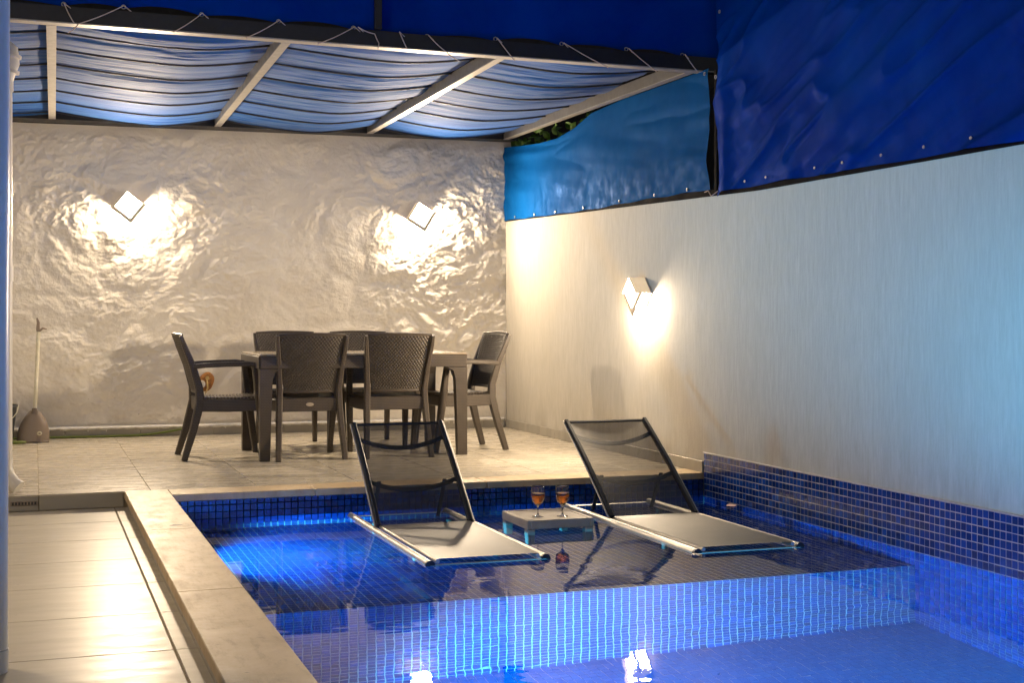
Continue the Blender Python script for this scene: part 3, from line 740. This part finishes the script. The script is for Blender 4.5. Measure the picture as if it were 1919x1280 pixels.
MB().tube([(0,0,2.36),(.005,0,2.40),(.018,.01,2.46),(.010,.02,2.52),(-.04,.03,2.565),(-.12,.04,2.58),(-.5,.05,2.585)], [.046,.052,.062,.068,.066,.056,.045], 22).build('elbow', M_pvc, dp, smooth=True)
for z in (2.41, 2.50): MB().tube([(.02,.0,z-.008),(.022,.0,z+.008)], .069 if z > 2.45 else .058, 22).build('clamp', M_pvc, dp, smooth=True)

# ------------------------------------------------------------------ TABLE
tb = empty('dining_table', (2.23, 9.96, 0)); tag(tb, 'brown woven-look rectangular dining table in the middle of the chairs', 'table')
tl, tw, th = 1.50, .90, .742
MB().box((-tl/2,-tw/2,th-.014),(tl/2,tw/2,th), .004).build('table_top', M_top, tb)
for s_ in (-1,1):
    MB().box((-tl/2+.006,s_*(tw/2-.006)-.012,th-.10),(tl/2-.006,s_*(tw/2-.006)+.012,th-.0145), .002).build('apron', M_weave, tb)
    MB().box((s_*(tl/2-.006)-.012,-tw/2+.02,th-.10),(s_*(tl/2-.006)+.012,tw/2-.02,th-.0145), .002).build('apron', M_weave, tb)
for sx_ in (-1,1):
    for sy_ in (-1,1):
        b = MB(); X, Y = sx_*(tl/2), sy_*(tw/2); rings = []
        for z, w, d_ in ((0,.070,.06),(.30,.078,.066),(.56,.088,.072),(.615,.105,.085),(.640,.15,.12)):
            rings.append([(X,Y,z),(X-sx_*w,Y,z),(X-sx_*w,Y-sy_*d_,z),(X,Y-sy_*d_,z)])
        b.loft(rings); b.build('leg', M_weave, tb)
# ------------------------------------------------------------------ CHAIRS
def make_chair():
    c = empty('woven_armchair', (0,0,0))
    for s_ in (-1,1):
        MB().bar([(s_*.235,-.005,0),(s_*.222,.055,.20),(s_*.212,.105,.40),(s_*.210,.100,.50),(s_*.222,.055,.66),(s_*.238,-.002,.80),(s_*.243,-.028,.872)],
                 [(.036,.042),(.040,.052),(.044,.062),(.040,.055),(.034,.046),(.028,.036),(.022,.024)], (1,0,0)).build('rear_leg', M_weave, c, smooth=True)
        MB().bar([(s_*.240,.560,0),(s_*.248,.535,.20),(s_*.255,.510,.40),(s_*.258,.492,.55),(s_*.262,.478,.655)],
                 [(.036,.040),(.042,.048),(.048,.056),(.040,.044),(.044,.040)], (1,0,0)).build('front_leg', M_weave, c, smooth=True)
        MB().bar([(s_*.228,.058,.655),(s_*.245,.14,.664),(s_*.262,.28,.670),(s_*.266,.42,.672),(s_*.262,.505,.664)],
                 [(.036,.034),(.042,.034),(.048,.034),(.052,.034),(.050,.030)], (1,0,0)).build('armrest', M_weave, c, smooth=True)
        MB().bar([(s_*.218,.11,.382),(s_*.235,.30,.378),(s_*.250,.50,.382)], (.026,.085), (1,0,0)).build('side_rail', M_weave, c, smooth=True)
    MB().bar([(-.205,.098,.385),(.205,.098,.385)], (.024,.095), (0,1,0)).build('rear_rail', M_weave, c, smooth=True)
    MB().bar([(-.245,.515,.380),(.245,.515,.380)], (.024,.080), (0,1,0)).build('front_rail', M_weave, c, smooth=True)
    # seat: shallow dished slatted panel
    b = MB(); nn = 17
    for k in range(nn):
        t0, t1 = k/nn+.010, (k+1)/nn-.010
        rows = []
        for t in (t0, t1):
            y = .112+t*.42; hw = .195+.045*t; rows.append([(x*hw, y, .424+.012*(2*abs(t-.5))**2+.010*x*x) for x in np.linspace(-1,1,9)])
        top = rows[0]+rows[1][::-1]; bot = [(x,y,z-.010) for x,y,z in top]
        n9 = len(top); vs = top+bot; fs = []
        for i in range(8): fs.append((i, i+1, 16-i, 17-i)); fs.append((n9+17-i, n9+16-i, n9+i+1, n9+i))
        for i in range(n9): fs.append((i, n9+i, n9+(i+1)%n9, (i+1)%n9))
        MB().add(vs, fs).build('seat_slat', M_resin, c)
    # curved woven back
    nu, nv = 120, 100; U, V_ = np.meshgrid(np.linspace(-1,1,nu+1), np.linspace(0,1,nv+1))
    hw = .178+.052*V_**.9; Zc = .475+V_*.400+.008*(1-U*U)*V_**6; bow = .040*(1-U*U)*(.55+.45*V_)
    yc = .095-.120*V_**1.25-bow+.006
    col = (U*.5+.5)*18; row = V_*30
    wv = np.cos(2*np.pi*(col/1+.5*(np.floor(row) % 2)))*np.abs(np.sin(np.pi*row))
    fr = np.clip((1-np.abs(U))*12, 0, 1)*np.clip(V_*16, 0, 1)*np.clip((1-V_)*20, 0, 1)
    Vs = []
    for s_ in (-1,1):
        Vs.append(np.stack([(U*hw).ravel(), (yc+s_*.007+s_*.0055*wv*fr).ravel(), Zc.ravel()], 1))
    F1 = grid_faces(nu, nv); F2 = grid_faces(nu, nv)[:, ::-1]+len(Vs[0]); n0 = len(Vs[0])
    rim = []
    bd = [i for i in range(nu+1)]+[(j+1)*(nu+1)-1 for j in range(1,nv+1)]+[nv*(nu+1)+i for i in range(nu-1,-1,-1)]+[j*(nu+1) for j in range(nv-1,0,-1)]
    for i in range(len(bd)): a_, b_ = bd[i], bd[(i+1)%len(bd)]; rim.append((b_, a_, a_+n0, b_+n0))
    obj_from('backrest', np_mesh('backrest', np.concatenate(Vs), np.concatenate([F1, F2, np.array(rim)]), M_weave_geo, True), c)
    # top lip and bottom lip of the back
    for v_, r_ in ((1.0,.010),(0.0,.010)):
        pts = []
        for u_ in np.linspace(-1,1,15):
            hw_ = .178+.052*v_**.9; pts.append((u_*hw_, .095-.120*v_**1.25-.040*(1-u_*u_)*(.55+.45*v_)+.006, .475+v_*.400+.008*(1-u_*u_)*v_**6))
        MB().tube(pts, r_, 8).build('back_rim', M_resin, c, smooth=True)
    return c
a = N('woven_resin_back'); a.p(Roughness=.4); M_weave_geo = a.set(a.ramp(a.noise(a.coord(), 12, 4), [(.3,(.050,.040,.031)),(.7,(.072,.058,.045))]), None, a.bump(a.noise(a.coord(), 200, 2), .1, .001))
ch0 = make_chair()
GRP = 'woven armchairs around the dining table'
def place_chair(x, y, rz, lab, first=[True]):
    o = ch0 if first[0] else copy_tree(ch0); first[0] = False
    o.location = (x, y, 0); o.rotation_euler = (0, 0, rz); tag(o, lab, 'chair', GRP); return o
R = math.radians
cA = place_chair(1.835, 9.47, 0, 'brown woven armchair with its back to the pool, left of the near two')
place_chair(2.455, 9.45, R(-1), 'brown woven armchair seen from behind over the left lounger')
place_chair(.995, 9.965, R(-90), 'brown woven armchair at the left head of the table')
place_chair(3.345, 10.0, R(90+4), 'brown woven armchair at the right head of the table')
place_chair(1.905, 10.93, R(180), 'brown woven armchair on the far side of the table, left of the two')
place_chair(2.50, 10.93, R(180), 'brown woven armchair on the far side of the table, right of the two')
# oval maker's badge on the near left chair
b = MB(); b.loft([[(.028*math.cos(t)*k_, .0845-e__, .387+.013*math.sin(t)*k_) for t in np.linspace(0,2*math.pi,21)[:-1]] for k_, e__ in ((1,0),(1,.003),(.8,.004))]); bd_ = b.build('badge', M_plw, cA, smooth=True)

# ------------------------------------------------------------------ LOUNGERS
def lounger(x0, yfr, ypiv, run, rise, lab):
    """x0 left rail centre; local origin at x0, yfr, shelf"""
    e_ = empty('pool_lounger', (x0+.30, yfr, ZS+.004)); tag(e_, lab, 'lounger', 'sun loungers on the pool shelf')
    ztop_ = -.128-ZS-.004; hw = .285; yr = 7.765-yfr; yp = ypiv-yfr
    for s_ in (-1,1):
        MB().tube([(s_*hw, 0, ztop_-.02),(s_*hw, yr, ztop_-.02)], .0215, 16).build('side_rail', M_silver, e_, smooth=True)
        MB().tube([(s_*hw, -.012, ztop_-.02),(s_*hw, .004, ztop_-.02)], .0235, 16).build('end_cap', M_black, e_, smooth=True)
        MB().tube([(s_*(hw-.038), .0, ztop_-.004),(s_*(hw-.038), yp, ztop_-.004)], .010, 10).build('seat_tube', M_silver, e_, smooth=True)
        for y in (.50, yr-.30):
            MB().bar([(s_*(hw-.07), y, ztop_-.03),(s_*(hw-.07), y, .004)], (.026,.036), (1,0,0)).build('leg', M_plw, e_, smooth=True)
        MB().box((s_*hw-.024,.50,ztop_-.048),(s_*hw+.024,.56,ztop_-.022), .004).build('bracket', M_black, e_)
        # back frame side
        b = MB(); pts = [(s_*(hw-.025), yp+run*t, ztop_+.002+rise*t+.014*math.sin(math.pi*t)) for t in np.linspace(0,1,9)]
        b.bar(pts, (.026,.034), (1,0,0)); b.build('back_frame', M_black, e_, smooth=True)
        MB().tube([(s_*(hw-.006), pts[0][1], pts[0][2]),(s_*(hw-.006), pts[4][1], pts[4][2]),(s_*(hw-.006), pts[-1][1], pts[-1][2])], .0055, 8).build('edge_trim', M_silver, e_, smooth=True)
    MB().tube([(-hw,.0,ztop_-.03),(hw,.0,ztop_-.03)], .014, 12).build('front_bar', M_silver, e_, smooth=True)
    MB().tube([(-hw,yr-.02,ztop_-.03),(hw,yr-.02,ztop_-.03)], .014, 12).build('rear_bar', M_silver, e_, smooth=True)
    def back_pt(u, t, dip=0): return (u*(hw-.02), yp+run*t+.0, ztop_+.002+rise*t+.014*math.sin(math.pi*t))
    b = MB(); b.grid(lambda u, v_: (lambda p: (p[0], p[1]+.018*(1-(2*u-1)**2)*(math.sin(math.pi*v_))**.5, p[2]-.012*(1-(2*u-1)**2)))(back_pt(2*u-1, v_)), 16, 20)
    b.build('back_sling', M_slingb, e_, smooth=True, auto=None)
    b = MB(); b.grid(lambda u, v_: ((2*u-1)*(hw-.032), .004+v_*(yp-.008), ztop_+.008-.012*(1-(2*u-1)**2)*math.sin(math.pi*v_)**.3), 12, 24)
    b.build('seat_sling', M_slings, e_, smooth=True, auto=None)
    L = math.hypot(run, rise); ny_, nz_ = rise/L, -run/L     # behind-and-below direction of the back
    for t, dp_, nm in ((1.0,.0,'top_bar'),(.84,.052,'cross_bar'),(.40,.048,'cross_bar')):
        pts = []
        for u in np.linspace(-1,1,17):
            p = back_pt(u*.96, t); k_ = dp_*(1-u*u)
            pts.append((p[0], p[1]+ny_*(k_*.8+.006)-run/L*k_*.75, p[2]+nz_*(k_*.8+.006)-rise/L*k_*.75))
        b = MB(); b.bar(pts, [(.03 if nm == 'cross_bar' else .016, .012)]*17, (0, run/L, rise/L)); b.build(nm, M_black, e_, smooth=True)
    for s_ in (-1,1):   # prop strut
        p = back_pt(s_*.72, .42); MB().bar([(p[0], p[1]+.015, p[2]-.02),(p[0], p[1]+.16, ztop_-.03)], (.022,.012), (1,0,0)).build('prop_strut', M_black, e_, smooth=True)
    return e_
lounger(1.715, 6.10, 7.20, .60, .505, 'black mesh sun lounger on the pool shelf, the left one beside the small table')
lounger(3.030, 5.99, 7.08, .70, .490, 'black mesh sun lounger on the pool shelf, the right one near the mosaic wall')

# ------------------------------------------------------------------ SIDE TABLE + GLASSES
st = empty('side_table', (2.668, 7.045, ZS+.004)); tag(st, 'low taupe plastic slatted side table standing in the water between the loungers', 'side table')
zt = -.083-ZS-.004; w, d_ = .193, .205
for s_ in (-1,1):
    MB().box((s_*(w-.012)-.012,-d_,zt-.048),(s_*(w-.012)+.012,d_,zt), .004).build('rim', M_plw, st)
    MB().box((-w+.0245,s_*(d_-.012)-.012,zt-.048),(w-.0245,s_*(d_-.012)+.012,zt), .004).build('rim', M_plw, st)
    for sy_ in (-1,1):
        MB().bar([(s_*(w-.026),sy_*(d_-.026),zt-.0485),(s_*(w-.028),sy_*(d_-.028),0)], [(.048,.048),(.040,.040)], (1,0,0), .1).build('leg', M_plw, st)
for k in range(8):
    y = -d_+.026+k*.0445+.02
    MB().box((-w+.025,y-.0195,zt-.014),(w-.025,y+.0195,zt-.003), .002).build('slat', M_plw, st)
def glass(x, y, lab):
    e_ = empty('wine_glass', (x, y, -.0855)); tag(e_, lab, 'glass', 'stemmed glasses on the side table')
    outer = [(.0,.0),(.030,.0005),(.032,.002),(.028,.0035),(.012,.006),(.0045,.012),(.0036,.030),(.0036,.050),(.006,.058),(.016,.066),(.029,.082),(.0375,.102),(.0395,.122),(.038,.142),(.034,.160),(.0325,.168)]
    inner = [(.0320,.1685),(.0330,.160),(.0366,.142),(.0382,.122),(.0362,.102),(.0278,.083),(.015,.0685),(.004,.0625),(.0,.062)]
    b = MB(); b.lathe(outer+inner, 32); b.build('bowl_and_stem', M_glass, e_, smooth=True, auto=None)
    liq = [(.0,.0625),(.0038,.0630),(.0146,.0690),(.0274,.0834),(.0358,.1022),(.0378,.122),(.0375,.128),(.030,.1285),(.0,.1285)]
    b = MB(); b.lathe(liq, 32); b.build('rose_wine', M_wine, e_, smooth=True, auto=60)
glass(2.591, 6.985, 'stemmed glass of amber rose drink, the left of the pair on the side table')
glass(2.722, 6.955, 'stemmed glass of amber rose drink, the right of the pair on the side table')

# ------------------------------------------------------------------ SMALL THINGS
def P_(x, y, z): return Vector((x, y, z))
du = empty('lobby_dustpan', (.0, 11.62, 0)); tag(du, 'taupe long-handled dustpan with cream tube leaning on the stone wall', 'dustpan')
b = MB()
def hood(u, v_):
    t = v_; ang = (u-.5)*math.pi; wdt = .124*(1-t**2.6*.72); return (wdt*math.sin(ang)*1.0+.012*t, -.10*math.cos(ang)*(1-.45*t)+.02*t, .012+.235*t)
b.grid(hood, 20, 14); b.build('pan', M_dust, du, smooth=True, auto=None)
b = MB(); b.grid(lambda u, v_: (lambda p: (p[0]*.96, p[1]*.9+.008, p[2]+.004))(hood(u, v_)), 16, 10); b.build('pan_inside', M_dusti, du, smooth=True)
MB().box((-.122,-.09,.002),(.122,.06,.012), .003).build('pan_base', M_dust, du)
MB().tube([(.012,-.02,.225),(.012,-.01,.27)], [.030,.020], 14).build('socket', M_dusti, du, smooth=True)
MB().tube([(.012,-.02,.22),(.042,.115,.88)], .0155, 14).build('handle_tube', M_cream, du, smooth=True)
MB().bar([(.043,.118,.86),(.038,.12,.90),(.040,.12,.96),(.030,.12,.995)], [(.018,.02),(.016,.03),(.014,.024),(.008,.012)], (0,1,0)).build('hook', M_dust, du, smooth=True)
MB().bar([(.043,.116,.885),(.075,.11,.912),(.105,.105,.905)], [(.016,.02),(.014,.018),(.01,.01)], (0,1,0)).build('hook', M_dust, du, smooth=True)
b = MB(); b.loft([[(.048+.020*math.cos(t)*k_, -.098+e__, .075+.016*math.sin(t)*k_) for t in np.linspace(0,2*math.pi,19)[:-1]] for k_, e__ in ((1,.02),(1,-.0),(.7,-.002))]); b.build('emblem', M_cream, du)
b = MB(); b.loft([[(.048+.010*math.cos(t)*k_, -.101+e__, .075+.007*math.sin(t)*k_) for t in np.linspace(0,2*math.pi,19)[:-1]] for k_, e__ in ((1,.0),(1,-.002))]); b.build('emblem_centre', M_dust, du)
bk_ = empty('bucket', (-.27, 11.60, 0)); tag(bk_, 'dark grey bucket half hidden behind the thin pipe beside the dustpan', 'bucket')
b = MB(); b.lathe([(.0,.002),(.115,.002),(.15,.30),(.155,.305),(.158,.29),(.150,.285)], 28); b.build('body', M_bucket, bk_, smooth=True)
MB().tube([(.16*math.cos(t), -.05*math.sin(t)-.10*math.sin(t), .30-.14*math.sin(t)) for t in np.linspace(0,math.pi,15)], .0035, 8).build('handle', M_cream, bk_, smooth=True)
pts = []
for t in np.linspace(0,1,60):
    x = -.55+t*1.78; pts.append((x, yb(x)-.035+.006*math.sin(x*9), .011+.055*max(0,(t-.72)/.28)**2))
hs = MB().tube(pts, .0085, 8).build('garden_hose', M_hose, None, smooth=True, label='thin green hose lying along the skirting behind the dustpan', cat='hose')
coil = [(-.16+.10*math.cos(t), 11.44+.07*math.sin(t), .012+.004*t/6) for t in np.linspace(0,12,60)]
MB().tube(coil, .0085, 8).build('hose_coil', M_hose, hs, smooth=True)
tp_ = empty('wall_tap', (1.385, yb(1.385)-.02, .44)); tag(tp_, 'small rusty outdoor tap with round white cap on the stone wall', 'tap')
b = MB(); b.loft([[(.008+.062*math.cos(t)*(1+.12*math.sin(3*t))*k_, .004-e__, .012+.082*math.sin(t)*(1+.1*math.sin(2*t))*k_) for t in np.linspace(0,2*math.pi,25)[:-1]] for k_, e__ in ((1.0,.0),(.9,.006),(.7,.008))]); b.build('rust_patch', M_rust, tp_, smooth=True)
MB().tube([(-.036,.0,-.008),(-.036,-.034,-.008)], [.034,.030], 22).build('white_cap', M_pvc, tp_, smooth=True)
MB().tube([(.012,.0,.042),(.012,-.03,.042)], [.018,.016], 16).build('valve', M_brass, tp_, smooth=True)
MB().tube([(.004,-.02,.055),(.010,-.026,.0),(.014,-.022,-.04),(-.006,-.014,-.09)], [.006,.009,.009,.004], 10).build('spout', M_brass, tp_, smooth=True)
# floating petal and scrap
b = MB(); b.grid(lambda u, v_: ((u-.5)*.075, (v_-.5)*.05*math.sin(math.pi*min(1,u+.08)), .003+.010*math.sin(math.pi*u)*(v_-.2)), 10, 6)
b.build('petal', M_petal, None, smooth=True, loc=(4.0, 7.40, ZW+.002), label='pale pink petal floating by the mosaic wall behind the right lounger', cat='petal')
b = MB(); b.grid(lambda u, v_: ((u-.5)*.05*(1-.4*v_), (v_-.5)*.05, .003+.004*math.sin(7*u+5*v_)), 6, 6)
b.build('floating_scrap', M_dust, None, smooth=True, loc=(3.01, 5.93, ZW+.002), label='small dark scrap floating at the foot of the right lounger', cat='leaf')
# stain spot on left coping
b = MB(); b.loft([[(.648+.030*math.cos(t)*(1+.3*math.sin(2*t))*k_, 6.735+.022*math.sin(t)*(1+.25*math.cos(3*t))*k_, .0022) for t in np.linspace(0,2*math.pi,19)[:-1]] for k_ in (1,.02)], True, False)
b.build('mortar_stain', M_dusti, cp)
# vine seen through the gap behind the rear tarpaulin
vn = empty('vine', (XR+.25, 10.9, 1.9)); tag(vn, 'green vine peeping between the rear tarpaulin and the rafter', 'plant')
r = random.Random(9)
for k in range(5):
    x, y = r.uniform(-.1,.15), r.uniform(-.8,.9)
    MB().tube([(x,y,0),(x+.02,y+.03,.35),(x-.02,y+r.uniform(-.1,.1),.75)], [.012,.008,.004], 6).build('stem', M_soil, vn)
for k in range(170):
    cl = r.random() < .55
    c = Vector((r.uniform(-.20,.05) if cl else r.uniform(-.1,.3), r.uniform(-.95,1.0), r.uniform(.50,.78)))
    if cl and r.random() < .5: c = Vector((r.uniform(-.22,-.05), r.uniform(.55,1.0), r.uniform(.56,.70)))
    s_ = r.uniform(.025,.055); ax = Vector((r.uniform(-1,.2), r.uniform(-1,1), r.uniform(-.3,1))).normalized(); u = ax.orthogonal().normalized(); v_ = ax.cross(u)
    pts = [c-v_*s_, c+u*s_*.55-v_*s_*.3, c+u*s_*.6+v_*s_*.3, c+v_*s_*1.1, c-u*s_*.6+v_*s_*.3, c-u*s_*.55-v_*s_*.3]; mid = c+ax*s_*.15
    b = MB(); b.add(pts+[mid], [(i, (i+1) % 6, 6) for i in range(6)]); b.build('leaf', M_leaf, vn)
# dark backing bank added behind the right wall to block the sky
bank = MB(); bank.grid(lambda u, v_: (XR+.9+.5*math.sin(u*9)*.3+v_*1.2, -2+u*20, -.35+3.6*v_+.25*math.sin(u*23)), 40, 8)
bank.build('backing_bank', M_dark, None, smooth=True, kind='structure', label='dark backing bank added beyond the right wall')
